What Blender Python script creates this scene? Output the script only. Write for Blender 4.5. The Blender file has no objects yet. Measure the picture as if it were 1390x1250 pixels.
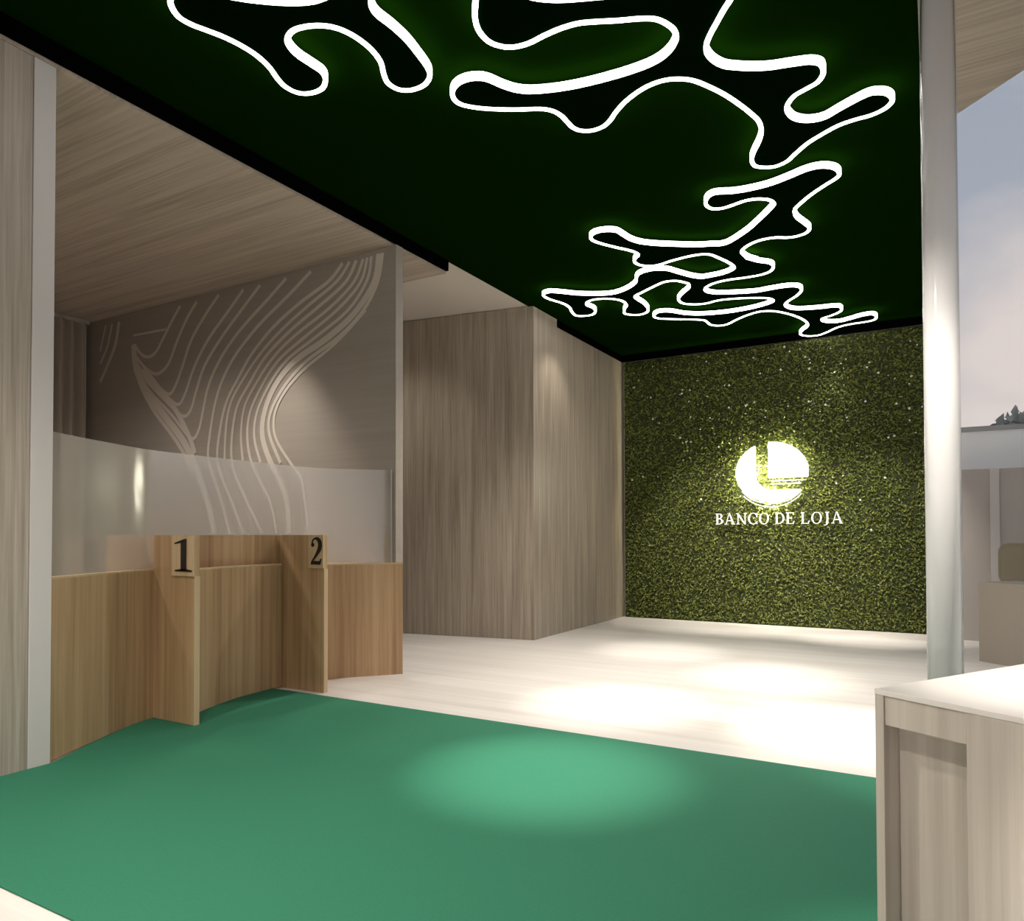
import bpy, bmesh, math, random
from mathutils import Vector, Matrix
from mathutils.geometry import tessellate_polygon

NEON_A = [(-3.236,2.231),(-3.282,2.272),(-3.312,2.332),(-3.304,2.4),(-3.272,2.471),(-3.239,2.55),(-3.217,2.641),(-3.211,2.736),(-3.23,2.841),(-3.272,2.94),(-3.291,3.022),(-3.269,3.1),(-3.203,3.138),(-3.115,3.137),(-3.04,3.087),(-3.007,3.027),(-3.01,2.949),(-3.017,2.86),(-3.003,2.786),(-2.966,2.729),(-2.892,2.697),(-2.81,2.707),(-2.728,2.746),(-2.67,2.808),(-2.638,2.902),(-2.633,3.014),(-2.658,3.123),(-2.711,3.212),(-2.747,3.293),(-2.733,3.373),(-2.672,3.416),(-2.578,3.416),(-2.501,3.369),(-2.464,3.301),(-2.442,3.197),(-2.421,3.059),(-2.421,2.935),(-2.431,2.83),(-2.412,2.764),(-2.364,2.709),(-2.333,2.647),(-2.349,2.598),(-2.434,2.603),(-2.535,2.608),(-2.627,2.601),(-2.701,2.574),(-2.783,2.526),(-2.865,2.465),(-2.94,2.4),(-2.991,2.341),(-3.024,2.258),(-3.07,2.2),(-3.148,2.193)]
NEON_B = [(-1.848,2.877),(-1.76,2.961),(-1.706,3.104),(-1.632,3.174),(-1.547,3.224),(-1.402,3.288),(-1.287,3.337),(-1.089,3.354),(-0.919,3.379),(-0.817,3.449),(-0.793,3.538),(-0.854,3.626),(-0.899,3.68),(-0.95,3.749),(-1.014,3.838),(-1.049,3.903),(-1.064,3.975),(-1.049,4.059),(-1.012,4.133),(-0.957,4.182),(-0.876,4.238),(-0.791,4.279),(-0.704,4.304),(-0.635,4.324),(-0.585,4.343),(-0.545,4.38),(-0.532,4.431),(-0.541,4.497),(-0.578,4.558),(-0.638,4.589),(-0.71,4.624),(-0.759,4.686),(-0.781,4.756),(-0.771,4.848),(-0.736,4.917),(-0.672,4.965),(-0.592,4.974),(-0.508,4.927),(-0.407,4.872),(-0.33,4.841),(-0.276,4.853),(-0.229,4.896),(-0.207,4.965),(-0.226,5.023),(-0.271,5.066),(-0.339,5.09),(-0.427,5.093),(-0.528,5.113),(-0.638,5.176),(-0.732,5.243),(-0.824,5.343),(-0.893,5.423),(-0.98,5.456),(-1.056,5.425),(-1.103,5.369),(-1.103,5.273),(-1.068,5.174),(-1.01,5.055),(-0.969,4.935),(-0.959,4.804),(-0.982,4.691),(-1.023,4.551),(-1.078,4.399),(-1.137,4.277),(-1.191,4.185),(-1.245,4.131),(-1.318,4.092),(-1.402,4.083),(-1.499,4.106),(-1.613,4.166),(-1.708,4.242),(-1.781,4.315),(-1.848,4.355),(-1.926,4.359),(-1.987,4.323),(-2.016,4.262),(-2.019,4.188),(-2.022,4.104),(-2.047,4.028),(-2.106,3.971),(-2.245,3.898),(-2.385,3.805),(-2.468,3.729),(-2.505,3.664),(-2.496,3.595),(-2.453,3.537),(-2.389,3.504),(-2.319,3.504),(-2.257,3.533),(-2.222,3.576),(-2.183,3.663),(-2.13,3.742),(-2.042,3.805),(-1.859,3.869),(-1.644,3.905),(-1.45,3.915),(-1.327,3.899),(-1.24,3.853),(-1.178,3.779),(-1.163,3.714),(-1.175,3.653),(-1.216,3.577),(-1.286,3.53),(-1.387,3.487),(-1.495,3.434),(-1.58,3.4),(-1.679,3.389),(-1.778,3.395),(-1.871,3.406),(-1.953,3.392),(-2.009,3.354),(-2.048,3.286),(-2.048,3.189),(-2.011,3.094),(-1.952,3.011)]
NEON_C = [(-1.564,5.763),(-1.525,5.689),(-1.476,5.658),(-1.425,5.667),(-1.331,5.709),(-1.21,5.728),(-1.067,5.722),(-0.921,5.676),(-0.799,5.629),(-0.706,5.628),(-0.638,5.672),(-0.6,5.737),(-0.594,5.815),(-0.624,5.87),(-0.709,5.945),(-0.81,6.042),(-0.908,6.162),(-0.975,6.267),(-0.986,6.425),(-0.95,6.582),(-0.926,6.709),(-0.959,6.797),(-1.034,6.839),(-1.125,6.831),(-1.22,6.774),(-1.337,6.766),(-1.443,6.812),(-1.533,6.909),(-1.559,6.998),(-1.538,7.134),(-1.475,7.261),(-1.557,7.129),(-1.473,7.286),(-1.384,7.393),(-1.371,7.501),(-1.418,7.617),(-1.517,7.677),(-1.662,7.683),(-1.858,7.66),(-2.016,7.694),(-2.124,7.794),(-2.144,7.918),(-2.066,8.033),(-1.893,8.122),(-1.678,8.193),(-1.488,8.183),(-1.325,8.199),(-1.247,8.278),(-1.249,8.412),(-1.33,8.574),(-1.427,8.699),(-1.488,8.829),(-1.467,8.998),(-1.373,9.101),(-1.184,9.165),(-0.994,9.199),(-0.942,9.292),(-0.971,9.436),(-1.072,9.543),(-1.196,9.641),(-1.18,9.801),(-1.049,9.887),(-0.922,9.847),(-0.774,9.761),(-0.655,9.747),(-0.614,9.856),(-0.644,10.011),(-0.758,10.06),(-0.923,10.071),(-1.078,10.148),(-1.227,10.322),(-1.35,10.421),(-1.478,10.376),(-1.537,10.239),(-1.489,10.069),(-1.396,9.884),(-1.385,9.662),(-1.441,9.41),(-1.545,9.163),(-1.66,9.004),(-1.793,8.95),(-1.955,9.021),(-2.111,9.144),(-2.255,9.283),(-2.37,9.29),(-2.445,9.189),(-2.452,9.004),(-2.514,8.906),(-2.736,8.748),(-2.917,8.606),(-2.936,8.475),(-2.845,8.361),(-2.716,8.405),(-2.579,8.601),(-2.397,8.726),(-2.134,8.79),(-1.881,8.777),(-1.685,8.713),(-1.579,8.624),(-1.597,8.51),(-1.687,8.428),(-1.864,8.338),(-2.089,8.278),(-2.263,8.318),(-2.397,8.277),(-2.491,8.168),(-2.484,8.001),(-2.39,7.842),(-2.279,7.703),(-2.244,7.592),(-2.253,7.527),(-2.33,7.411),(-2.45,7.387),(-2.614,7.482),(-2.772,7.588),(-2.868,7.661),(-2.888,7.755),(-2.875,7.954),(-2.894,8.142),(-2.953,8.285),(-3.065,8.341),(-3.161,8.284),(-3.203,8.198),(-3.137,8.028),(-3.071,7.923),(-3.051,7.767),(-3.104,7.643),(-3.201,7.57),(-3.317,7.539),(-3.42,7.588),(-3.46,7.693),(-3.441,7.819),(-3.472,7.948),(-3.559,8.049),(-3.678,8.041),(-3.742,7.972),(-3.715,7.805),(-3.67,7.655),(-3.671,7.484),(-3.722,7.317),(-3.743,7.197),(-3.718,7.091),(-3.623,7.06),(-3.521,7.146),(-3.394,7.283),(-3.211,7.406),(-3.06,7.459),(-2.922,7.423),(-2.802,7.346),(-2.702,7.238),(-2.642,7.099),(-2.577,7.018),(-2.482,6.987),(-2.389,6.999),(-2.301,7.064),(-2.235,7.198),(-2.159,7.353),(-2.079,7.458),(-2.03,7.466),(-1.862,7.456),(-1.741,7.386),(-1.708,7.302),(-1.732,7.149),(-1.78,6.998),(-1.828,6.876),(-1.914,6.825),(-2.04,6.82),(-2.205,6.849),(-2.323,6.884),(-2.413,6.872),(-2.486,6.809),(-2.511,6.712),(-2.48,6.619),(-2.422,6.557),(-2.413,6.486),(-2.448,6.391),(-2.52,6.275),(-2.595,6.142),(-2.645,6.018),(-2.63,5.925),(-2.567,5.869),(-2.479,5.869),(-2.393,5.929),(-2.372,6.033),(-2.349,6.165),(-2.293,6.284),(-2.182,6.396),(-2.031,6.506),(-1.878,6.61),(-1.735,6.666),(-1.687,6.694),(-1.594,6.669),(-1.397,6.489),(-1.242,6.291),(-1.122,6.122),(-1.1,6.063),(-1.122,5.981),(-1.198,5.917),(-1.29,5.901),(-1.382,5.926),(-1.474,5.944),(-1.545,5.917),(-1.573,5.848)]
MURAL = [([(-7.193,3.777),(-7.337,3.63),(-7.507,3.437),(-7.63,3.313),(-7.782,3.285),(-7.912,3.349),(-8.018,3.459)],0.0242),([(-6.912,3.777),(-7.074,3.621),(-7.238,3.401),(-7.381,3.174),(-7.528,3.082),(-7.653,3.081),(-7.833,3.18),(-8.001,3.328)],0.0242),([(-6.552,3.792),(-6.773,3.606),(-7.001,3.369),(-7.14,3.114),(-7.257,2.914),(-7.377,2.819),(-7.576,2.932),(-7.832,3.101),(-8.0,3.264)],0.0242),([(-6.165,3.784),(-6.419,3.58),(-6.726,3.332),(-6.952,3.062),(-7.09,2.806),(-7.207,2.689),(-7.377,2.773),(-7.626,2.937),(-7.936,3.161)],0.0242),([(-5.918,3.784),(-6.164,3.598),(-6.504,3.331),(-6.769,3.07),(-6.904,2.817),(-6.994,2.616),(-7.111,2.55),(-7.278,2.641),(-7.575,2.854),(-7.894,3.092)],0.0242),([(-5.544,3.788),(-5.837,3.602),(-6.205,3.375),(-6.503,3.126),(-6.7,2.855),(-6.788,2.598),(-6.854,2.395),(-6.945,2.297),(-7.062,2.35),(-7.326,2.584),(-7.676,2.848),(-7.935,3.081)],0.0242),([(-5.206,3.794),(-5.524,3.606),(-5.916,3.39),(-6.245,3.151),(-6.458,2.917),(-6.587,2.668),(-6.665,2.381),(-6.707,2.09),(-6.625,1.881),(-6.491,1.614),(-6.359,1.267)],0.0242),([(-4.796,3.797),(-4.971,3.659),(-5.334,3.52),(-5.716,3.333),(-6.037,3.096),(-6.243,2.865),(-6.412,2.651),(-6.506,2.398),(-6.56,2.067),(-6.484,1.846),(-6.319,1.581),(-6.149,1.266)],0.0242),([(-4.71,3.794),(-4.865,3.64),(-5.223,3.476),(-5.599,3.288),(-5.914,3.081),(-6.159,2.855),(-6.339,2.645),(-6.419,2.392),(-6.442,2.046)],0.0215),([(-4.626,3.791),(-4.761,3.609),(-5.113,3.431),(-5.484,3.258),(-5.834,3.043),(-6.076,2.79),(-6.25,2.579),(-6.324,2.298),(-6.331,2.034),(-6.257,1.836),(-6.089,1.576),(-5.863,1.266)],0.0242),([(-4.542,3.787),(-4.659,3.591),(-4.97,3.396),(-5.408,3.207),(-5.715,3.028),(-5.953,2.805),(-6.136,2.569),(-6.189,2.289),(-6.162,2.017)],0.0215),([(-4.492,3.791),(-4.575,3.576),(-4.864,3.366),(-5.295,3.164),(-5.636,2.991),(-5.872,2.768),(-6.053,2.505),(-6.093,2.254),(-6.038,2.002),(-5.907,1.794),(-5.746,1.568),(-5.666,1.265)],0.0215),([(-4.443,3.794),(-4.492,3.587),(-4.726,3.344),(-5.148,3.144),(-5.521,2.977),(-5.772,2.758),(-5.951,2.496),(-5.99,2.246),(-5.9,1.984)],0.0215),([(-4.351,3.801),(-4.41,3.547),(-4.658,3.295),(-5.005,3.111),(-5.407,2.957),(-5.682,2.748),(-5.842,2.487),(-5.869,2.238),(-5.748,1.968),(-5.611,1.783),(-5.514,1.562),(-5.493,1.265)],0.0431),([(-4.31,3.8),(-4.361,3.564),(-4.524,3.325),(-4.829,3.113),(-5.257,2.931),(-5.558,2.722),(-5.751,2.479),(-5.77,2.259),(-5.612,1.961)],0.0242),([(-4.508,3.31),(-4.881,3.055),(-5.313,2.844),(-5.588,2.629),(-5.704,2.42),(-5.671,2.197),(-5.459,1.939),(-5.327,1.799),(-5.281,1.61),(-5.233,1.317)],0.0215),([(-8.024,3.46),(-8.011,3.282),(-7.936,3.113),(-7.726,2.837),(-7.423,2.561),(-7.132,2.295),(-6.943,2.043),(-6.803,1.799),(-6.666,1.502),(-6.598,1.267)],0.0593),([(-8.01,3.185),(-7.855,2.913),(-7.623,2.64),(-7.324,2.369),(-7.107,2.142),(-6.965,1.925)],0.0323),([(-7.832,3.165),(-7.526,2.88),(-7.23,2.606),(-7.015,2.317),(-6.921,2.132)],0.0431),([(-8.318,3.77),(-8.397,3.493),(-8.588,3.22),(-8.694,3.098)],0.0323),([(-8.456,3.764),(-8.547,3.513),(-8.692,3.315)],0.0189),([(-8.584,3.766),(-8.65,3.593),(-8.699,3.466)],0.0189),([(-8.036,3.567),(-7.434,3.552)],0.0081)]


random.seed(7)
PI = math.pi
S = bpy.context.scene
COL = S.collection

# ---------------------------------------------------------------- helpers
class MB:
    """collects shapes, builds ONE mesh object"""
    def __init__(self):
        self.v = []; self.f = []
    def add(self, verts, faces):
        n = len(self.v)
        self.v += [tuple(p) for p in verts]
        self.f += [tuple(i + n for i in f) for f in faces]
        return self
    def box(self, x0, y0, z0, x1, y1, z1):
        return self.add([(x0,y0,z0),(x1,y0,z0),(x1,y1,z0),(x0,y1,z0),(x0,y0,z1),(x1,y0,z1),(x1,y1,z1),(x0,y1,z1)],
                        [(0,3,2,1),(4,5,6,7),(0,1,5,4),(1,2,6,5),(2,3,7,6),(3,0,4,7)])
    def prism(self, poly, z0, z1, m=lambda a, b, c: (a, b, c)):
        """extrude a simple 2D polygon; m maps (a, b, depth) into space"""
        ar = sum(poly[i][0]*poly[(i+1)%len(poly)][1] - poly[(i+1)%len(poly)][0]*poly[i][1] for i in range(len(poly)))
        if ar < 0: poly = poly[::-1]
        n = len(poly)
        vs = [m(a, b, z0) for a, b in poly] + [m(a, b, z1) for a, b in poly]
        fs = [(i, (i+1) % n, n + (i+1) % n, n + i) for i in range(n)]
        for t in tessellate_polygon([[Vector((a, b, 0)) for a, b in poly]]):
            i, j, k = t
            a, b, c = (Vector(poly[q]) for q in (i, j, k))
            if (b-a).cross(c-a) < 0: j, k = k, j
            fs.append((k, j, i)); fs.append((n+i, n+j, n+k))
        return self.add(vs, fs)
    def strip(self, pts, w, z0, z1, closed=False, m=lambda a, b, c: (a, b, c)):
        """a bar of width w (number or list) that follows a 2D path"""
        n = len(pts); P = [Vector(p) for p in pts]
        L, R = [], []
        for i in range(n):
            if closed: t = P[(i+1) % n] - P[i-1]
            else: t = P[min(i+1, n-1)] - P[max(i-1, 0)]
            if t.length < 1e-9: t = Vector((1, 0))
            t.normalize(); nn = Vector((-t.y, t.x)); h = (w[i] if isinstance(w, (list, tuple)) else w) / 2
            L.append(P[i] + nn*h); R.append(P[i] - nn*h)
        vs = [m(p.x, p.y, z) for z in (z0, z1) for p in L] + [m(p.x, p.y, z) for z in (z0, z1) for p in R]
        fs = []
        for i in range(n if closed else n-1):
            j = (i+1) % n
            a0, a1, b0, b1 = i, j, n+i, n+j
            c0, c1, d0, d1 = 2*n+i, 2*n+j, 3*n+i, 3*n+j
            fs += [(a0, b0, b1, a1), (c0, c1, d1, d0), (a0, a1, c1, c0), (b0, d0, d1, b1)]
        if not closed:
            fs += [(0, 2*n, 3*n, n), (n-1, 2*n-1, 4*n-1, 3*n-1)]
        return self.add(vs, fs)
    def lathe(self, prof, seg=32, cx=0, cy=0):
        vs = []; fs = []
        for r, z in prof:
            for k in range(seg):
                a = 2*PI*k/seg; vs.append((cx + r*math.cos(a), cy + r*math.sin(a), z))
        for i in range(len(prof)-1):
            for k in range(seg):
                k2 = (k+1) % seg
                fs.append((i*seg+k, i*seg+k2, (i+1)*seg+k2, (i+1)*seg+k))
        fs.append(tuple(range(seg))[::-1]); fs.append(tuple((len(prof)-1)*seg+k for k in range(seg)))
        return self.add(vs, fs)
    def build(self, name, mat, parent=None, smooth=False, bevel=0, recalc=True):
        me = bpy.data.meshes.new(name)
        me.from_pydata(self.v, [], self.f); me.validate()
        if recalc:
            b = bmesh.new(); b.from_mesh(me); bmesh.ops.recalc_face_normals(b, faces=b.faces); b.to_mesh(me); b.free()
        if smooth:
            for p in me.polygons: p.use_smooth = True
        me.materials.append(mat)
        o = bpy.data.objects.new(name, me); COL.objects.link(o)
        if parent: o.parent = parent
        if bevel:
            md = o.modifiers.new('bevel', 'BEVEL'); md.width = bevel; md.segments = 2; md.limit_method = 'ANGLE'
        return o

def tag(o, label, cat, group=None, kind=None):
    o['label'] = label; o['category'] = cat
    if group: o['group'] = group
    if kind: o['kind'] = kind
    return o
def struct(o):
    o['kind'] = 'structure'; return o
def empty(name, loc=(0,0,0), rz=0):
    o = bpy.data.objects.new(name, None); COL.objects.link(o)
    o.location = loc; o.rotation_euler = (0, 0, rz); o.empty_display_size = .1
    return o
def smooth_path(pts, k=4, closed=False):
    n = len(pts); out = []
    P = [Vector(p) for p in pts]
    g = (lambda i: P[i % n]) if closed else (lambda i: P[max(0, min(n-1, i))])
    for i in range(n if closed else n-1):
        a, b, c, d = g(i-1), g(i), g(i+1), g(i+2)
        for s in range(k):
            t = s/k
            q = 0.5*((2*b) + (c-a)*t + (2*a-5*b+4*c-d)*t*t + (3*b-a-3*c+d)*t**3)
            out.append((q.x, q.y))
    if not closed: out.append(tuple(P[-1]))
    return out

# ---------------------------------------------------------------- materials
def new_mat(name):
    m = bpy.data.materials.new(name); m.use_nodes = True
    nt = m.node_tree; b = nt.nodes['Principled BSDF']
    return m, nt, b
def plain(name, col, rough=.5, metal=0, spec=.5):
    m, nt, b = new_mat(name)
    b.inputs['Base Color'].default_value = (*col, 1); b.inputs['Roughness'].default_value = rough
    b.inputs['Metallic'].default_value = metal; b.inputs['Specular IOR Level'].default_value = spec
    return m
def ramp(nt, stops):
    r = nt.nodes.new('ShaderNodeValToRGB'); e = r.color_ramp.elements
    while len(e) < len(stops): e.new(.5)
    for q, (p, c) in zip(e, stops): q.position = p; q.color = (*c, 1)
    return r
def coords(nt, scale, rot=(0,0,0)):
    t = nt.nodes.new('ShaderNodeTexCoord'); mp = nt.nodes.new('ShaderNodeMapping')
    mp.inputs['Scale'].default_value = scale; mp.inputs['Rotation'].default_value = rot
    nt.links.new(t.outputs['Object'], mp.inputs['Vector']); return mp
def noise(nt, vec, scale=1, detail=5, rough=.6, dist=0):
    n = nt.nodes.new('ShaderNodeTexNoise'); n.inputs['Scale'].default_value = scale
    n.inputs['Detail'].default_value = detail; n.inputs['Roughness'].default_value = rough; n.inputs['Distortion'].default_value = dist
    nt.links.new(vec.outputs[0], n.inputs['Vector']); return n
def wood(name, dark, mid, light, axis='z', fine=60, broad=9, rough=.45, spec=.4, bump=.04, rot=(0,0,0)):
    """straight-grained veneer: noise stretched along the grain axis"""
    m, nt, b = new_mat(name)
    long_ = {'x': 0, 'y': 1, 'z': 2}[axis]
    s1 = [fine]*3; s1[long_] = fine*.02
    s2 = [broad]*3; s2[long_] = broad*.03
    n1 = noise(nt, coords(nt, s1, rot), 1, 4, .65, .2); n2 = noise(nt, coords(nt, s2, rot), 1, 5, .6, .6)
    mx = nt.nodes.new('ShaderNodeMath'); mx.operation = 'MULTIPLY_ADD'; mx.inputs[1].default_value = .5
    half = nt.nodes.new('ShaderNodeMath'); half.operation = 'MULTIPLY'; half.inputs[1].default_value = .5
    nt.links.new(n2.outputs[0], half.inputs[0])
    nt.links.new(n1.outputs[0], mx.inputs[0]); nt.links.new(half.outputs[0], mx.inputs[2])
    r = ramp(nt, [(.36, dark), (.5, mid), (.63, light)])
    nt.links.new(mx.outputs[0], r.inputs[0]); nt.links.new(r.outputs[0], b.inputs['Base Color'])
    b.inputs['Roughness'].default_value = rough; b.inputs['Specular IOR Level'].default_value = spec
    bp = nt.nodes.new('ShaderNodeBump'); bp.inputs['Strength'].default_value = bump; bp.inputs['Distance'].default_value = .01
    nt.links.new(mx.outputs[0], bp.inputs['Height']); nt.links.new(bp.outputs[0], b.inputs['Normal'])
    return m
def emit(name, col, strength):
    m, nt, b = new_mat(name)
    b.inputs['Base Color'].default_value = (.9, .9, .88, 1)
    b.inputs['Emission Color'].default_value = (*col, 1); b.inputs['Emission Strength'].default_value = strength
    return m
def veil(name, col, clear, rough=.05, gloss=.1, ior=1.45):
    """thin glass: part clear, part milky, with a mirror coat that grows at grazing angles"""
    m, nt, b = new_mat(name); nt.nodes.remove(b)
    out = nt.nodes['Material Output']
    tr = nt.nodes.new('ShaderNodeBsdfTransparent')
    df = nt.nodes.new('ShaderNodeBsdfDiffuse'); df.inputs[0].default_value = (*col, 1)
    tl = nt.nodes.new('ShaderNodeBsdfTranslucent'); tl.inputs[0].default_value = (*col, 1)
    mk = nt.nodes.new('ShaderNodeMixShader'); mk.inputs[0].default_value = .5
    nt.links.new(df.outputs[0], mk.inputs[1]); nt.links.new(tl.outputs[0], mk.inputs[2])
    mx = nt.nodes.new('ShaderNodeMixShader'); mx.inputs[0].default_value = 1-clear
    nt.links.new(tr.outputs[0], mx.inputs[1]); nt.links.new(mk.outputs[0], mx.inputs[2])
    gl = nt.nodes.new('ShaderNodeBsdfGlossy'); gl.inputs['Roughness'].default_value = rough
    fr = nt.nodes.new('ShaderNodeFresnel'); fr.inputs[0].default_value = ior
    ad = nt.nodes.new('ShaderNodeMath'); ad.operation = 'ADD'; ad.inputs[1].default_value = gloss; ad.use_clamp = True
    nt.links.new(fr.outputs[0], ad.inputs[0])
    fin = nt.nodes.new('ShaderNodeMixShader')
    nt.links.new(ad.outputs[0], fin.inputs[0]); nt.links.new(mx.outputs[0], fin.inputs[1]); nt.links.new(gl.outputs[0], fin.inputs[2])
    nt.links.new(fin.outputs[0], out.inputs['Surface'])
    return m

M = {}
M['wall_wood'] = wood('pale_grey_veneer', (.30,.25,.20), (.42,.36,.30), (.52,.46,.39), 'z', 55, 10, .4)
M['core_wood'] = wood('taupe_striped_veneer', (.22,.18,.14), (.34,.285,.225), (.44,.375,.30), 'z', 62, 15, .35)
M['ceil_wood'] = wood('beige_ceiling_boards', (.31,.25,.195), (.42,.35,.285), (.50,.425,.35), 'x', 45, 8, .5, rot=(0,0,.05))
M['counter_wood'] = wood('tan_oak_veneer', (.34,.205,.105), (.485,.31,.165), (.58,.395,.23), 'z', 30, 4.5, .45)
M['counter_edge'] = wood('light_oak_edge', (.54,.38,.22), (.62,.45,.27), (.68,.51,.32), 'z', 40, 7, .45)
M['desk_wood'] = wood('washed_oak', (.46,.41,.345), (.57,.52,.45), (.67,.615,.54), 'z', 26, 5, .5)
M['floor'] = wood('pale_floor_planks', (.65,.605,.565), (.73,.69,.65), (.78,.75,.715), 'x', 14, 4, .32, bump=.01)
M['white'] = plain('white_laminate', (.84,.80,.75), .35)
M['trim'] = plain('pale_lavender_grey_trim', (.62,.58,.565), .5)
M['plaster'] = plain('white_plaster', (.62,.56,.50), .8)
M['mural_wall'] = wood('taupe_canvas', (.335,.295,.255), (.355,.313,.27), (.375,.33,.285), 'x', 30, 6, .5, .4, .02)
M['mural_line'] = plain('pale_mural_paint', (.62,.56,.49), .5)
M['black'] = plain('black_fascia', (.001,.0015,.001), .8, spec=0)
M['green_ceiling'] = plain('dark_green_ceiling_paint', (.0021,.0108,.0004), .8, spec=0)
M['green_panel'] = plain('dark_green_panel', (.0008,.0045,.0008), .8, spec=0)
M['neon'] = emit('white_led', (1.0,.985,.93), 7.0)
M['carpet'] = None
M['numeral'] = plain('black_enamel', (.006,.005,.004), .35)
M['glass'] = veil('frosted_screen_glass', (.74,.69,.63), .54, .12, .12)
M['clear'] = veil('window_glass', (.8,.8,.8), .97, .02, -.03, 1.06)
M['column'] = veil('milky_acrylic', (.98,.97,.97), .22, .15, 0, 1.2)
M['curtain'] = plain('taupe_curtain_cloth', (.38,.33,.28), .9)
M['sign'] = emit('warm_white_sign', (1.0,.95,.74), 9.0)
M['letter'] = emit('sign_letter_white', (1.0,.97,.88), .22)
M['office_wall'] = plain('beige_office_panel', (.38,.335,.30), .6)
M['office_post'] = plain('pale_post', (.50,.465,.435), .5)
M['parapet'] = plain('white_parapet', (.88,.88,.88), .6)
M['rail'] = plain('grey_rail', (.30,.30,.30), .5)
M['beige_desk'] = plain('beige_laminate', (.36,.31,.25), .5)
M['olive'] = plain('olive_upholstery', (.25,.20,.11), .6)
M['olive_dark'] = plain('dark_olive_shell', (.07,.055,.03), .5)
M['metal'] = plain('brushed_steel', (.5,.5,.5), .35, 1)
M['bark'] = plain('bark', (.12,.09,.07), .9)
M['tree_leaf'] = plain('grey_green_leaf', (.34,.36,.33), .7)
M['ground'] = plain('grey_paving', (.45,.43,.40), .8)
# carpet: plain green with a very fine pile
m, nt, b = new_mat('green_carpet_pile')
nn = noise(nt, coords(nt, (1,1,1)), 220, 3, .6)
r = ramp(nt, [(.3, (.023,.150,.085)), (.7, (.029,.184,.105))])
nt.links.new(nn.outputs[0], r.inputs[0]); nt.links.new(r.outputs[0], b.inputs['Base Color'])
b.inputs['Roughness'].default_value = .75; b.inputs['Specular IOR Level'].default_value = .25
M['carpet'] = m
# foliage: per-position variation
m, nt, b = new_mat('moss_leaf')
nn = noise(nt, coords(nt, (1,1,1)), 26, 4, .7)
r = ramp(nt, [(.3, (.05,.075,.011)), (.5, (.15,.18,.028)), (.72, (.30,.315,.06))])
nt.links.new(nn.outputs[0], r.inputs[0]); nt.links.new(r.outputs[0], b.inputs['Base Color'])
b.inputs['Roughness'].default_value = .45
M['leaf'] = m
M['moss_back'] = plain('dark_moss_backing', (.03,.04,.01), .9)
M['glint'] = plain('glint_fleck_white', (.9,.9,.85), .6)  # white of the flecks that imitate glints

# ---------------------------------------------------------------- the setting
XL, YB, ZC, ZF = -4.17, 10.5, 3.97, 3.87
struct(MB().box(-9.2,-4,-.12, 3.2,10.75,0).build('floor', M['floor']))
struct(MB().box(-9.2,-4,4.06, .02,10.75,4.16).build('ceiling', M['plaster']))           # unseen slab above all, added to keep sky light out
struct(MB().box(XL-.02,-4,ZC, -.06,YB,ZC+.05).build('ceiling_dark_green', M['green_ceiling']))
fa = MB()
fa.box(XL-.03,-4,ZF, XL,5.93,ZC+.06)
struct(fa.build('trim_1', M['black']))
struct(MB().box(XL-.0,8.25,ZF, XL+.04,YB-.05,ZC-.002).build('trim_2', M['black']))
struct(MB().box(XL+.04,YB-.055,ZF, -.06,YB-.035,ZC-.002).build('trim_3', M['black']))
struct(MB().box(-9.2,-4,3.85, XL-.035,5.93,3.95).build('ceiling_wood_boards', M['ceil_wood']))
struct(MB().box(-9.2,5.935,ZC+.01, XL-.035,8.6,ZC+.05).build('ceiling_plaster', M['plaster']))
struct(MB().prism([(-.055,-4),(3.2,-4),(3.2,2.2),(-.055,5.46)], 3.85, 4.05).build('ceiling_canopy_boards', M['ceil_wood']))
struct(MB().box(-4.45,-4,0, -4.21,2.09,3.849).build('wall_left', M['wall_wood'], bevel=.003))
struct(MB().box(-4.45,2.092,0, -4.205,2.206,3.849).build('trim_4', M['trim'], bevel=.003))
struct(MB().box(-9.2,-4,0, -9.0,8.6,3.849).build('wall_staff_side', M['plaster']))
struct(MB().box(-9.0,5.1,0, -4.31,5.2,1.003).box(-9.0,5.1,1.003, -4.16,5.2,3.849).build('wall_mural', M['mural_wall']))
struct(MB().prism([(-4.133,7.622),(-4.133,10.6),(-9.0,10.6),(-9.0,6.86)], 0, ZC+.005).build('wall_core', M['core_wood'], bevel=.004))
struct(MB().box(-4.2,10.52,0, -.02,10.7,4.05).build('wall_back', M['plaster']))
struct(MB().box(-9.2,-4.2,0, -4.21,-4,4.05).build('wall_behind', M['plaster']))

# mural: one painted pattern on the wall
mu = MB()
for k, (pts, w) in enumerate(MURAL):
    mu.strip(smooth_path(pts, 5), max(w*1.5, .026), 5.0975-.0002*k, 5.0995-.0002*k, m=lambda a, b, c: (a, c, b))
tag(mu.build('wall_mural_painting', M['mural_line']), 'pale wavy line mural of a leaf on the taupe wall behind the teller counter', 'mural')

# carpet follows the counter line at its left side
cp = [(-4.2,1.35),(3.1,1.35),(3.1,4.17),(-4.68,4.18),(-4.64,3.78),(-4.52,3.40),(-4.42,3.16),(-4.64,3.12),(-4.635,3.07),(-4.585,2.92),(-4.42,2.58),(-4.2,2.206)]
tag(MB().prism(cp, 0.001, .007).build('green_carpet', M['carpet']), 'plain green carpet across the pale floor in front of the teller counter', 'carpet')

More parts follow.
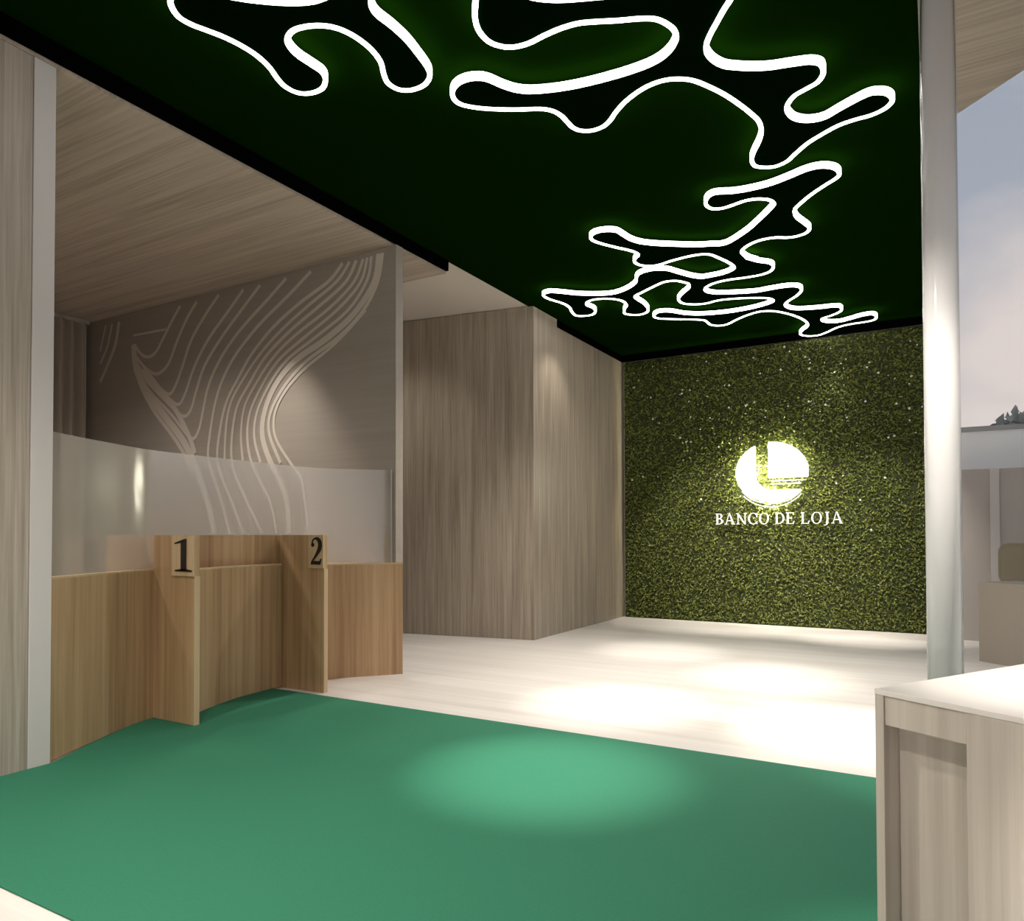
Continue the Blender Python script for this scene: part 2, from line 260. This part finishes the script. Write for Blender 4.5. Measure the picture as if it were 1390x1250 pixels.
# ---------------------------------------------------------------- teller counter
tc = empty('teller_counter', (0,0,0))
tag(tc, 'tan oak teller counter with curved fronts and two numbered dividers at the left', 'counter')
def curved_panel(pts, z1, z0=.0072):
    p = smooth_path(pts, 6)
    # outer face follows pts; the board lies behind it
    q = []
    for i, a in enumerate(p):
        t = Vector(p[min(i+1, len(p)-1)]) - Vector(p[max(i-1, 0)]); t.normalize()
        q.append((a[0]-t.y*.02, a[1]+t.x*.02))
    o = MB().strip(q, .036, z0, z1-.012).build('curved_panel', M['counter_wood'], tc)
    MB().strip(q, .037, z1-.012, z1).build('edge_band', M['counter_edge'], o)
    return o
curved_panel([(-4.223,2.21),(-4.32,2.385),(-4.418,2.58),(-4.51,2.76),(-4.582,2.92),(-4.628,3.075),(-4.635,3.1)], 1.02)
curved_panel([(-4.36,3.142),(-4.44,3.25),(-4.512,3.395),(-4.585,3.59),(-4.635,3.78),(-4.663,3.98),(-4.673,4.185),(-4.674,4.268)], 1.015)
curved_panel([(-4.68,4.315),(-4.67,4.42),(-4.60,4.64),(-4.47,4.84),(-4.31,5.03),(-4.165,5.205)], 1.0, 0)
def divider(y0, y1, z0=0):
    return MB().box(-4.75,y0,z0, -4.21,y1,1.25).build('divider', M['counter_wood'], tc, bevel=.002)
def divider_edge(d, y0, y1, z0=0):
    MB().box(-4.2099,y0,z0, -4.205,y1,.98).build('edge_band', M['counter_edge'], d)
d1 = divider(3.10,3.14,.0072); divider_edge(d1, 3.10,3.14,.0072)
d2 = divider(4.27,4.31); divider_edge(d2, 4.27,4.31)
MB().box(-4.80,2.87,1.0, -4.752,4.31,1.25).build('upper_panel', M['counter_wood'], tc, bevel=.002)
MB().prism([(-4.80,2.1),(-4.28,2.24),(-4.46,2.57),(-4.63,2.95),(-4.67,3.095),(-4.80,3.095)], .965, .995).build('worktop', M['counter_edge'], tc)
MB().prism([(-4.745,3.145),(-4.43,3.145),(-4.56,3.4),(-4.68,3.78),(-4.72,4.2),(-4.72,4.265),(-4.745,4.265)], .965, .995).build('worktop', M['counter_edge'], tc)
MB().prism([(-5.2,4.315),(-4.73,4.315),(-4.64,4.64),(-4.5,4.86),(-4.36,5.03),(-4.31,5.095),(-5.2,5.095)], .965, .995).build('worktop', M['counter_edge'], tc)
# number plates with raised numerals
def plate(x0, x1, y, z0, z1, num):
    p = MB().box(x0,y-.012,z0, x1,y,z1).build('number_plate', M['counter_edge'], tc, bevel=.0015)
    g = MB(); yy0, yy1 = y-.017, y-.0115
    h = (z1-z0)*.80; w = (x1-x0)*.86; bx = x0+(x1-x0)*.10; bz = z0+(z1-z0)*.11
    mm = lambda a, b, c: (bx+a*w, c, bz+b*h)
    def st(pts, ws, k=6):
        ps = smooth_path(pts, k); n = len(ps); L = len(ws)-1
        wl = []
        for i in range(n):
            t = i/(n-1)*L; a = min(int(t), L-1); wl.append(ws[a]+(ws[a+1]-ws[a])*(t-a))
        g.strip(ps, wl, yy0, yy1, m=mm)
    if num == 1:
        g.prism([(.42,0.03),(.70,0.03),(.70,1.0),(.62,1.0),(.42,.90)], yy0, yy1, mm)
        g.prism([(.10,0),(1.0,0),(1.0,.045),(.74,.075),(.38,.075),(.10,.045)], yy0, yy1, mm)
        g.prism([(.08,.84),(.44,.88),(.64,1.0),(.52,.98),(.06,.875)], yy0, yy1, mm)
    else:
        st([(.20,.78),(.26,.90),(.42,.975),(.62,.96),(.78,.85),(.82,.72),(.76,.58),(.60,.42),(.36,.22),(.16,.07)], [.05,.07,.06,.14,.24,.27,.24,.15,.09,.08])
        g.prism([(.10,.0),(.84,.0),(.92,.22),(.87,.22),(.78,.13),(.40,.14),(.16,.08)], yy0, yy1, mm)
        g.prism([(.26+.11*math.cos(a*PI/8), .74+.075*math.sin(a*PI/8)) for a in range(16)], yy0, yy1, mm)
    g.build('numeral', M['numeral'], p)
plate(-4.43,-4.209,3.10,.98,1.25,1)
plate(-4.37,-4.206,4.27,.985,1.25,2)

# curved glass screen standing on the counter
def smooth3(pts): return smooth_path(pts, 8)
gs = empty('glass_screen', (-4.5,3.7,1.0))
tag(gs, 'curved frosted glass screen standing on top of the teller counter', 'screen')
GP = [(-4.25,2.215),(-4.345,2.40),(-4.425,2.57),(-4.515,2.78),(-4.585,2.95),(-4.625,3.12),(-4.655,3.45),(-4.675,3.85),(-4.685,4.22),(-4.665,4.50),(-4.60,4.70),(-4.47,4.88),(-4.32,5.03),(-4.19,5.085)]
gp = smooth3(GP)
def pane(pts, z0, z1):
    mb = MB(); n = len(pts)
    mb.add([(a+4.5,b-3.7,z0-1.0) for a, b in pts]+[(a+4.5,b-3.7,z1-1.0) for a, b in pts], [(i,i+1,n+i+1,n+i) for i in range(n-1)])
    return mb.build('glass_pane', M['glass'], gs, smooth=True, recalc=False)
i1 = max(i for i in range(len(gp)) if gp[i][1] < 3.096); i2 = min(i for i in range(len(gp)) if gp[i][1] > 4.314)
pane(gp[:i1+1], 1.022, 1.83); pane(gp[i1:i2+1], 1.252, 1.83); pane(gp[i2:], 1.002, 1.83)
MB().strip([(a+4.5,b-3.7) for a, b in gp[-2:]], .008, .002, .83).build('edge_profile', M['office_post'], gs)

# ---------------------------------------------------------------- curtain in the staff area
cu = empty('curtain', (-8.88,3.6,0))
tag(cu, 'taupe pleated full height curtain in the corner left of the mural', 'curtain')
cb = MB(); yy = -1.5; pts = []
k = 0
while yy < 1.44:
    pts.append((.05*math.sin(yy*2*PI/.135)+.015*math.sin(yy*13), yy)); yy += .011
cb.strip(pts, .006, .01, 3.80)
cb.build('cloth', M['curtain'], cu, smooth=False)
MB().box(-.02,-1.5,3.80, .02,1.46,3.848).build('curtain_rail', M['office_post'], cu)

# ---------------------------------------------------------------- LED panels under the green ceiling
def inner_points(poly, count):
    def dist(a, b):
        m = 9
        for i in range(len(poly)):
            p, q = Vector(poly[i-1]), Vector(poly[i]); d = q-p; v = Vector((a,b))-p
            t = max(0, min(1, v.dot(d)/max(d.dot(d), 1e-9))); m = min(m, (v-d*t).length)
        return m
    def isin(a, b):
        c = False
        for i in range(len(poly)):
            (x1,y1),(x2,y2) = poly[i-1], poly[i]
            if (y1 > b) != (y2 > b) and a < (x2-x1)*(b-y1)/(y2-y1)+x1: c = not c
        return c
    xs = [p[0] for p in poly]; ys = [p[1] for p in poly]; out = []
    rnd = random.Random(3)
    for t in range(4000):
        a, b = rnd.uniform(min(xs),max(xs)), rnd.uniform(min(ys),max(ys))
        if isin(a, b) and dist(a, b) > .07 and all(math.hypot(a-c, b-d) > .3 for c, d in out): out.append((a, b))
        if len(out) == count: break
    return out
def led(path, label):
    p = smooth_path(path, 4, True)
    cx = sum(a for a, b in p)/len(p); cy = sum(b for a, b in p)/len(p)
    root = empty('led_ceiling_light', (cx,cy,ZC))
    tag(root, label, 'ceiling light', 'winding LED outlines under the green ceiling')
    q = [(a-cx, b-cy) for a, b in p]
    ar = sum(q[i-1][0]*q[i][1]-q[i][0]*q[i-1][1] for i in range(len(q)))
    MB().prism(q, 3.893-ZC, 3.912-ZC).build('panel', M['green_panel'], root)
    for a, b in inner_points(p, 4):
        MB().lathe([(.006,3.9125-ZC),(.006,-.0005)], 10, a-cx, b-cy).build('hanger', M['black'], root)
    MB().strip(q, .027, 3.885-ZC, 3.924-ZC, True).build('led_strip', M['neon'], root)
led(NEON_A, 'glowing white winding LED outline at the upper left, nearest the wood ceiling')
led(NEON_B, 'large glowing white winding LED outline at the top centre with a pointed right arm')
led(NEON_C, 'farthest glowing white LED outline, many lobed, nearest the living green wall')

# ---------------------------------------------------------------- living green wall
GX0, GX1 = -4.10, -.075
gw = empty('living_green_wall', ((GX0+GX1)/2,10.5,0))
tag(gw, 'living green wall of dense small leaves at the back of the hall', 'green wall')
ox = (GX0+GX1)/2
MB().box(GX0-ox,-.03,.0, GX1-ox,.018,3.86).build('backing_panel', M['moss_back'], gw)
lv = MB()
for i in range(38000):
    x = random.uniform(GX0+.02,GX1-.02); z = random.uniform(.015,3.85)
    L = random.uniform(.028,.055); w = L*random.uniform(.35,.55)
    d = Vector((random.gauss(0,1), -abs(random.gauss(.5,.45))-.1, random.gauss(-.25,.8))).normalized()
    sd = d.cross(Vector((random.gauss(0,1),random.gauss(-1,.6),random.gauss(0,1)))).normalized()
    up = sd.cross(d)
    o = Vector((x-ox, random.uniform(-.055,-.028), z))
    a = o; b1 = o+d*L*.5+sd*w*.5+up*L*.08; b2 = o+d*L*.5-sd*w*.5+up*L*.08; c = o+d*L
    if max(a.z,b1.z,b2.z,c.z) > 3.865 or min(b1.z,b2.z,c.z) < .004: continue
    n = len(lv.v); lv.v += [tuple(a),tuple(b1),tuple(c),tuple(b2)]; lv.f += [(n,n+1,n+2),(n,n+2,n+3)]
fo = lv.build('foliage', M['leaf'], gw, recalc=False); fo['kind'] = 'stuff'
bd = MB()  # small white shapes modelled in place of light glints on the leaves
for i in range(95):
    x = random.uniform(GX0+.05,GX1-.05); z = 3.8-abs(random.gauss(0,1.0))
    if z < .8: continue
    r_ = random.uniform(.006,.013); o = Vector((x-ox,-.085,z))
    for k in range(5):
        a = 2*PI*k/5; a2 = a+.9
        bd.add([o, o+Vector((math.cos(a)*r_,-.006,math.sin(a)*r_)), o+Vector((math.cos(a+.45)*r_*1.4,-.004,math.sin(a+.45)*r_*1.4)), o+Vector((math.cos(a2)*r_,-.006,math.sin(a2)*r_))], [(0,1,2,3)])
bo = bd.build('white_glint', M['glint'], gw, recalc=False); bo['kind'] = 'stuff'; bo['label'] = 'tiny white flecks standing for glints among the leaves'

# sign on the green wall
sg = empty('illuminated_sign', (-1.937,10.345,2.05))
tag(sg, 'glowing white round emblem above raised lettering on the living green wall', 'sign')
R = .468
def arc(cx, cz, r, a0, a1, n=24): return [(cx+r*math.cos(math.radians(a0+(a1-a0)*i/n)), cz+r*math.sin(math.radians(a0+(a1-a0)*i/n))) for i in range(n+1)]
my = lambda a, b, c: (a, c, b)
me_ = lambda a, b, c: (a, c, b*.865+.04)
# quarter: upper right piece
q = [(-.035,-.092),(-.035,.465)]+arc(0,0,R,94,-11.3,28)
MB().prism(q, -.035, .02, me_).build('emblem_quadrant', M['sign'], sg)
# crescent: left and lower piece with a rounded inner L
ou = [(-.212,math.sqrt(R*R-.212**2))]+arc(0,0,R,118,322,40)
inn = [(.366,-.283),(.05,-.283)]+[(.03+.242*math.cos(math.radians(t)), -.041+.242*math.sin(math.radians(t))) for t in range(264,183,-8)]+[(-.212,-.03)]
MB().prism(ou+inn, -.035, .02, me_).build('emblem_crescent', M['sign'], sg)
for k, (z_, x1_) in enumerate(((-.140,.42),(-.187,.38))):
    MB().box(-.005,-.03,z_*.865+.033, x1_,.0,z_*.865+.047).build('emblem_line', M['letter'], sg)
for k in range(2):
    d = .030+.048*k
    MB().strip(arc(0,-d,R,214+4*k,326-2*k,30), .012, -.03, .0, m=me_).build('emblem_line', M['letter'], sg)
# serif capitals built from strokes; unit cell height 1
def letter(ch):
    g = []
    T, t, s = .15, .055, .05
    stem = lambda x, w=T, z0=0, z1=1: g.append([(x-w/2,z0),(x+w/2,z0),(x+w/2,z1),(x-w/2,z1)])
    serif = lambda x, z, w=.34: g.append([(x-w/2,z-s/2),(x+w/2,z-s/2),(x+w/2,z+s/2),(x-w/2,z+s/2)])
    def band(cx, cz, rx, rz, a0, a1, tw):
        n = 16; o = []; i_ = []
        for k in range(n+1):
            a = math.radians(a0+(a1-a0)*k/n); th = t+(tw-t)*abs(math.cos(a))**1.5
            o.append((cx+rx*math.cos(a), cz+rz*math.sin(a))); i_.append((cx+(rx-th)*math.cos(a), cz+(rz-t)*math.sin(a)))
        for k in range(n): g.append([o[k],o[k+1],i_[k+1],i_[k]])
    if ch in 'BD':
        stem(.15); g.append([(0,0),(.3,0),(.3,s),(0,s)]); g.append([(0,1-s),(.3,1-s),(.3,1),(0,1)])
        if ch == 'B': band(.28,.75,.34,.25,-90,90,T); band(.28,.27,.42,.27,-90,90,T); w = .72
        else: band(.28,.5,.56,.5,-90,90,T); w = .86
    elif ch == 'O': band(.45,.5,.45,.52,0,360,T); w = .92
    elif ch == 'C': band(.47,.5,.47,.52,38,322,T); g.append([(.78,.62),(.84,.62),(.84,1),(.79,1)]); g.append([(.78,.0),(.83,.0),(.86,.3),(.82,.3)]); w = .9
    elif ch == 'A':
        g.append([(.42,1.02),(.52,1.02),(.92,0),(.75,0)]); g.append([(.40,.92),(.46,1.02),(.18,0),(.11,0)]); g.append([(.26,.30),(.70,.30),(.70,.36),(.26,.36)])
        serif(.14,.025,.28); serif(.83,.025,.32); w = 1.0
    elif ch == 'N':
        stem(.16,.07); stem(.84,.07); g.append([(.04,1),(.20,1),(.88,0),(.76,0)]); serif(.16,.025,.3); serif(.84,.975,.3); serif(.08,.975,.2); w = 1.0
    elif ch == 'E':
        stem(.15); g.append([(0,0),(.68,0),(.74,.26),(.69,.26),(.60,s),(0,s)]); g.append([(0,1-s),(.6,1-s),(.63,.78),(.68,.78),(.67,1),(0,1)]); g.append([(.2,.48),(.5,.48),(.5,.53),(.2,.53)]); g.append([(.48,.4),(.53,.4),(.53,.62),(.48,.62)]); w = .78
    elif ch == 'L':
        stem(.15); g.append([(0,0),(.66,0),(.74,.28),(.69,.28),(.58,s),(0,s)]); serif(.15,.975,.32); w = .78
    elif ch == 'J':
        stem(.32,T,.05,1); serif(.32,.975,.34); g.append([(.24,.12),(.395,.12),(.33,-.06),(.16,-.17),(.02,-.16),(.02,-.10),(.14,-.10),(.22,-.02)]); w = .52
    return g, w
HT = .152; x = 0; gap = .12
word = 'BANCO DE LOJA'; cells = []
for ch in word:
    if ch == ' ': x += .42; continue
    g, w = letter(ch); cells.append((ch, x, g)); x += w+gap
sc_ = 1.64/(x-gap)
for ch, x0, g in cells:
    mb = MB()
    for j, poly in enumerate(g):
        mb.prism([(-.755+(x0+a)*sc_, -.665+b*HT) for a, b in poly], -.015-.0003*j, .004, my)
    mb.build('letter', M['letter'], sg)
# stand-offs that hold emblem and letters off the leaves
for a, b in ((-.36,.05),(.2,.2),(-.15,-.36),(.2,-.36)): MB().box(a-.012,.0205,b-.012, a+.012,.124,b+.012).build('standoff', M['metal'], sg)

# ---------------------------------------------------------------- milky round column behind the desk
co = empty('round_column', (.022,3.4,0))
tag(co, 'milky translucent round white column standing behind the near white desk', 'column')
MB().lathe([(.064,.02),(.064,3.848)], 48).build('shaft', M['column'], co, smooth=False)
for p in co.children[0].data.polygons:
    if len(p.vertices) == 4: p.use_smooth = True
MB().lathe([(.074,0),(.074,.018),(.066,.0195)], 40).build('base_ring', M['metal'], co)

# ---------------------------------------------------------------- near desk at the right
dk = empty('reception_desk', (-.127,1.847,.007), math.radians(-30.6))
tag(dk, 'white topped washed oak desk in the near right corner', 'desk')
MB().box(0,0,.881, 1.5,.9,.893).build('desk_top', M['white'], dk, bevel=.001)
sp = MB().box(0,.001,0, .021,.899,.881).build('side_panel', M['desk_wood'], dk, bevel=.0015)
MB().box(.0215,.055,0, .1995,.073,.881).build('infill_panel', M['desk_wood'], dk, bevel=.001)  # added to close the dark recess with a face that catches light
MB().box(.0215,.004,.815, .1995,.054,.8805).build('shade_strip', M['desk_wood'], dk, bevel=.002)  # added strip, shaped to give the light band and shadow edge below the top
MB().box(.200,.001,0, 1.498,.022,.881).build('front_panel', M['desk_wood'], dk, bevel=.0015)
MB().box(1.478,.023,0, 1.498,.899,.881).build('side_panel', M['desk_wood'], dk)

# ---------------------------------------------------------------- beyond the glass at the right
def rotbox(mb, p, q, th, z0, z1):
    p = Vector(p); q = Vector(q); d = (q-p).normalized(); n = Vector((-d.y,d.x))*th
    return mb.prism([tuple(p),tuple(q),tuple(q+n),tuple(p+n)], z0, z1)
wp = MB(); rotbox(wp, (.13,5.30), (3.0,2.43), .012, .0, 3.85)
w1 = struct(wp.build('window_1', M['clear']))
struct(MB().box(.02,10.1,0, 9.0,10.22,2.0).build('wall_office_back', M['office_wall']))
struct(MB().box(.53,10.07,0, .62,10.099,2.0).build('trim_5', M['office_post']))
struct(MB().box(1.45,10.07,0, 1.54,10.099,2.0).build('trim_6', M['office_post']))
pa = empty('parapet', (4.5,10.6,0))
tag(pa, 'white parapet with a grey top rail above the beige office wall', 'parapet')
MB().box(-4.45,0,0, 6,.12,2.50).build('wall_panel', M['parapet'], pa)
MB().box(-4.45,-.02,2.50, 6,.14,2.56).build('top_rail', M['rail'], pa)
struct(MB().box(3.2,-4,-.12, 40,60,-.02).build('ground', M['ground']))
struct(MB().box(-40,10.8,-.12, 3.2,60,-.02).build('ground_far', M['ground']))
od = empty('office_desk', (.342,8.52,0), math.atan2(8.22-8.52,.677-.342))
tag(od, 'plain beige desk seen through the glass right of the column', 'desk')
MB().box(0,0,0, 1.5,.02,.75).build('front_panel', M['beige_desk'], od)
MB().box(0,.021,0, .02,.49,.75).build('side_panel', M['beige_desk'], od); MB().box(1.48,.021,0, 1.5,.49,.75).build('side_panel', M['beige_desk'], od)
MB().box(0,0,.751, 1.5,.50,.775).build('desk_top', M['beige_desk'], od)
ch = empty('office_chair', (.87,9.26,0), math.radians(-10))
tag(ch, 'olive office chair behind the plain beige desk at the right edge', 'chair')
def rrect(w, h, r, cz=0):
    o = []
    for sx, sz, a0 in ((1,1,0),(-1,1,90),(-1,-1,180),(1,-1,270)):
        for k in range(7):
            a = math.radians(a0+15*k); o.append((sx*(w/2-r)+r*math.cos(a), cz+sz*(h/2-r)+r*math.sin(a)))
    return o
MB().prism(rrect(.58,.42,.09,.94), -.26, -.20, my).build('backrest', M['olive'], ch, bevel=.02)
MB().prism(rrect(.52,.40,.09,.92), -.285, -.262, my).build('back_shell', M['olive'], ch, bevel=.006)
MB().prism(rrect(.5,.5,.1,0), .43, .51).build('seat', M['olive'], ch, bevel=.02)
MB().lathe([(.03,.10),(.03,.44)], 20).build('post', M['metal'], ch)
MB().box(-.03,-.27,.40, .03,.05,.428).build('back_bracket', M['metal'], ch)
bs = MB()
for k in range(5):
    a = 2*PI*k/5; bs.strip([(0,0),(.28*math.cos(a),.28*math.sin(a))], [.06,.035], .06, .10)
bs.build('star_base', M['metal'], ch)
for k in range(5):
    a = 2*PI*k/5
    MB().lathe([(.012,0),(.025,.012),(.025,.045),(.012,.058)], 16, .27*math.cos(a), .27*math.sin(a)).build('caster', M['olive_dark'], ch)
def tree(x, y, h, r, label):
    t = empty('tree', (x,y,-.02)); tag(t, label, 'tree', 'trees beyond the parapet')
    MB().lathe([(.14,0),(.10,h*.5),(.05,h*.8)], 12).build('trunk', M['bark'], t)
    cr = MB()
    for i in range(800):
        d = Vector((random.gauss(0,1),random.gauss(0,1),random.gauss(0,.8))).normalized()*r*random.uniform(.2,1)**.6
        d = Vector((d.x*1.5, d.y*1.5, d.z*.8))
        o = Vector((0,0,h*.82))+d; L = random.uniform(.10,.22)
        a = Vector((random.gauss(0,1),random.gauss(0,1),random.gauss(0,1))).normalized()*L
        b_ = a.cross(Vector((random.gauss(0,1),random.gauss(0,1),random.gauss(0,1)))).normalized()*L*.5
        cr.add([o-a,o+b_,o+a,o-b_],[(0,1,2,3)])
    cr.build('crown', M['tree_leaf'], t, recalc=False)
tree(2.25, 22, 4.6, .75, 'small grey green tree at the right edge beyond the white parapet')

# ---------------------------------------------------------------- light
def spot(name, x, y, z, watts, size, tgt=None, blend=1, rad=.03, col=(1,.925,.83)):
    l = bpy.data.lights.new(name, 'SPOT'); l.energy = watts; l.spot_size = math.radians(size); l.spot_blend = blend
    l.shadow_soft_size = rad; l.color = col
    o = bpy.data.objects.new(name, l); COL.objects.link(o); o.location = (x,y,z)
    t = Vector(tgt if tgt else (x,y,0)) - Vector((x,y,z))
    o.rotation_euler = t.to_track_quat('-Z','Y').to_euler()
    return o
for x, y, w in ((-2.58,7.6,380),(-.75,9.5,330),(-1.26,6.7,400),(-2.05,5.05,560),(-.5,5.1,800),(-1.77,3.42,900)):
    spot('downlight', x, y, 3.84, w, 26)
for x, y, w, a in ((-.8,6.3,300,105),(-3.2,6.2,330,105),(-1.3,4.6,200,100),(-2.3,1.1,300,110),(-3.2,.4,320,110),(-1.5,-.2,400,110),(-1.5,6.3,260,80)):
    spot('wide_fill_light', x, y, 3.83, w, a, rad=.06)  # added broad fill that lifts floor, carpet and left wall
spot('mural_spot', -5.5, 4.5, 3.83, 180, 66, (-5.5,4.62,1.0), .75)
spot('core_spot', -3.7, 8.05, 3.84, 36, 95, (-4.05,8.1,1.0), .8)
spot('green_wall_spot', -1.2, 10.12, 3.84, 45, 60, (-1.15,10.35,2.6), .9)
for x in (-2.7,-1.8,-.8):
    spot('green_wall_spot', x, 8.3, 3.84, 420, 50, (x,10.4,.55), .7)  # added wash on the lower leaves, in place of floor bounce
for a, b in ((-.28,.05),(.17,.2),(.0,-.3)):
    l = bpy.data.lights.new('sign_backlight', 'POINT'); l.energy = 40; l.color = (1,.93,.6); l.shadow_soft_size = .02
    o = bpy.data.objects.new('sign_backlight', l); COL.objects.link(o); o.location = (-1.937+a, 10.392, 2.05+b)
spot('desk_fill_spot', .45, -2.6, 3.70, 560, 8, (.40,1.85,.45), .7)  # added fill for the desk front, no fixture here
spot('desk_fill_spot', 1.0, 1.75, 3.80, 560, 21, (.36,2.1,.9), .9)  # added fill that whitens the desk top
spot('column_fill_spot', .30, 1.9, 3.80, 500, 17, (.022,3.4,1.5), 1)  # both column spots are added to brighten the milky shaft
spot('column_fill_spot', -1.7, .9, 3.82, 1000, 27, (.022,3.4,1.45), .9)
spot('staff_light', -6.4, 3.2, 3.80, 400, 150, None, 1, .4)
spot('staff_light', -5.7, 1.5, 3.6, 150, 40, (-4.45,2.6,1.4), .8, .1)  # added to brighten the glass at its left end, in place of a reflection
spot('corridor_light', -5.6, 6.5, 3.94, 60, 120, None, 1, .08)

# ---------------------------------------------------------------- sky
w = bpy.data.worlds.new('sky'); S.world = w; w.use_nodes = True
nt = w.node_tree; bg = nt.nodes['Background']
tcd = nt.nodes.new('ShaderNodeTexCoord')
sx = nt.nodes.new('ShaderNodeSeparateXYZ'); nt.links.new(tcd.outputs['Generated'], sx.inputs[0])
gr = ramp(nt, [(0.0,(.42,.40,.38)),(.02,(.55,.53,.52)),(.25,(.40,.42,.48)),(.55,(.32,.37,.45))])
nt.links.new(sx.outputs['Z'], gr.inputs[0])
mp = nt.nodes.new('ShaderNodeMapping'); mp.inputs['Scale'].default_value = (1.6,1.6,2.6); mp.inputs['Location'].default_value = (.9,.1,.45)
nt.links.new(tcd.outputs['Generated'], mp.inputs['Vector'])
cn = nt.nodes.new('ShaderNodeTexNoise'); cn.inputs['Scale'].default_value = 1.6; cn.inputs['Detail'].default_value = 7; cn.inputs['Roughness'].default_value = .5
nt.links.new(mp.outputs[0], cn.inputs['Vector'])
cm = ramp(nt, [(.43,(0,0,0)),(.66,(1,1,1))]); sb = nt.nodes.new('ShaderNodeMath'); sb.operation = 'MULTIPLY_ADD'; sb.inputs[1].default_value = -1.1; sb.inputs[2].default_value = .31
nt.links.new(sx.outputs['Z'], sb.inputs[0])
sm = nt.nodes.new('ShaderNodeMath'); sm.operation = 'ADD'
nt.links.new(cn.outputs[0], sm.inputs[0]); nt.links.new(sb.outputs[0], sm.inputs[1])
nt.links.new(sm.outputs[0], cm.inputs[0])
mc = nt.nodes.new('ShaderNodeMix'); mc.data_type = 'RGBA'
nt.links.new(cm.outputs[0], mc.inputs[0]); nt.links.new(gr.outputs[0], mc.inputs[6]); mc.inputs[7].default_value = (.74,.66,.63,1)
nt.links.new(mc.outputs[2], bg.inputs[0]); bg.inputs[1].default_value = 1.0

# ---------------------------------------------------------------- camera
cd = bpy.data.cameras.new('camera'); cam = bpy.data.objects.new('camera', cd); COL.objects.link(cam)
yaw, pit, rol = math.radians(30.17323639), math.radians(1.040566), math.radians(-.12362708)
fw = Vector((-math.sin(yaw)*math.cos(pit), math.cos(yaw)*math.cos(pit), math.sin(pit)))
r0 = Vector((math.cos(yaw), math.sin(yaw), 0)); u0 = r0.cross(fw)
rr = r0*math.cos(rol)+u0*math.sin(rol); uu = -r0*math.sin(rol)+u0*math.cos(rol)
mtx = Matrix(((rr.x,uu.x,-fw.x,0),(rr.y,uu.y,-fw.y,0),(rr.z,uu.z,-fw.z,1.25),(0,0,0,1)))
cam.matrix_world = mtx
cd.sensor_fit = 'HORIZONTAL'; cd.sensor_width = 36; cd.lens = 992.952609/1390*36
cd.shift_y = (707.37937-625)/1390
cd.clip_start = .02; cd.clip_end = 300
S.camera = cam

S.view_settings.view_transform = 'Standard'; S.view_settings.look = 'None'
S.view_settings.exposure = 0; S.view_settings.gamma = 1; S.view_settings.use_curve_mapping = False
S.cycles.max_bounces = 8; S.cycles.transparent_max_bounces = 16
S.cycles.use_denoising = True
S.cycles.sample_clamp_indirect = 4
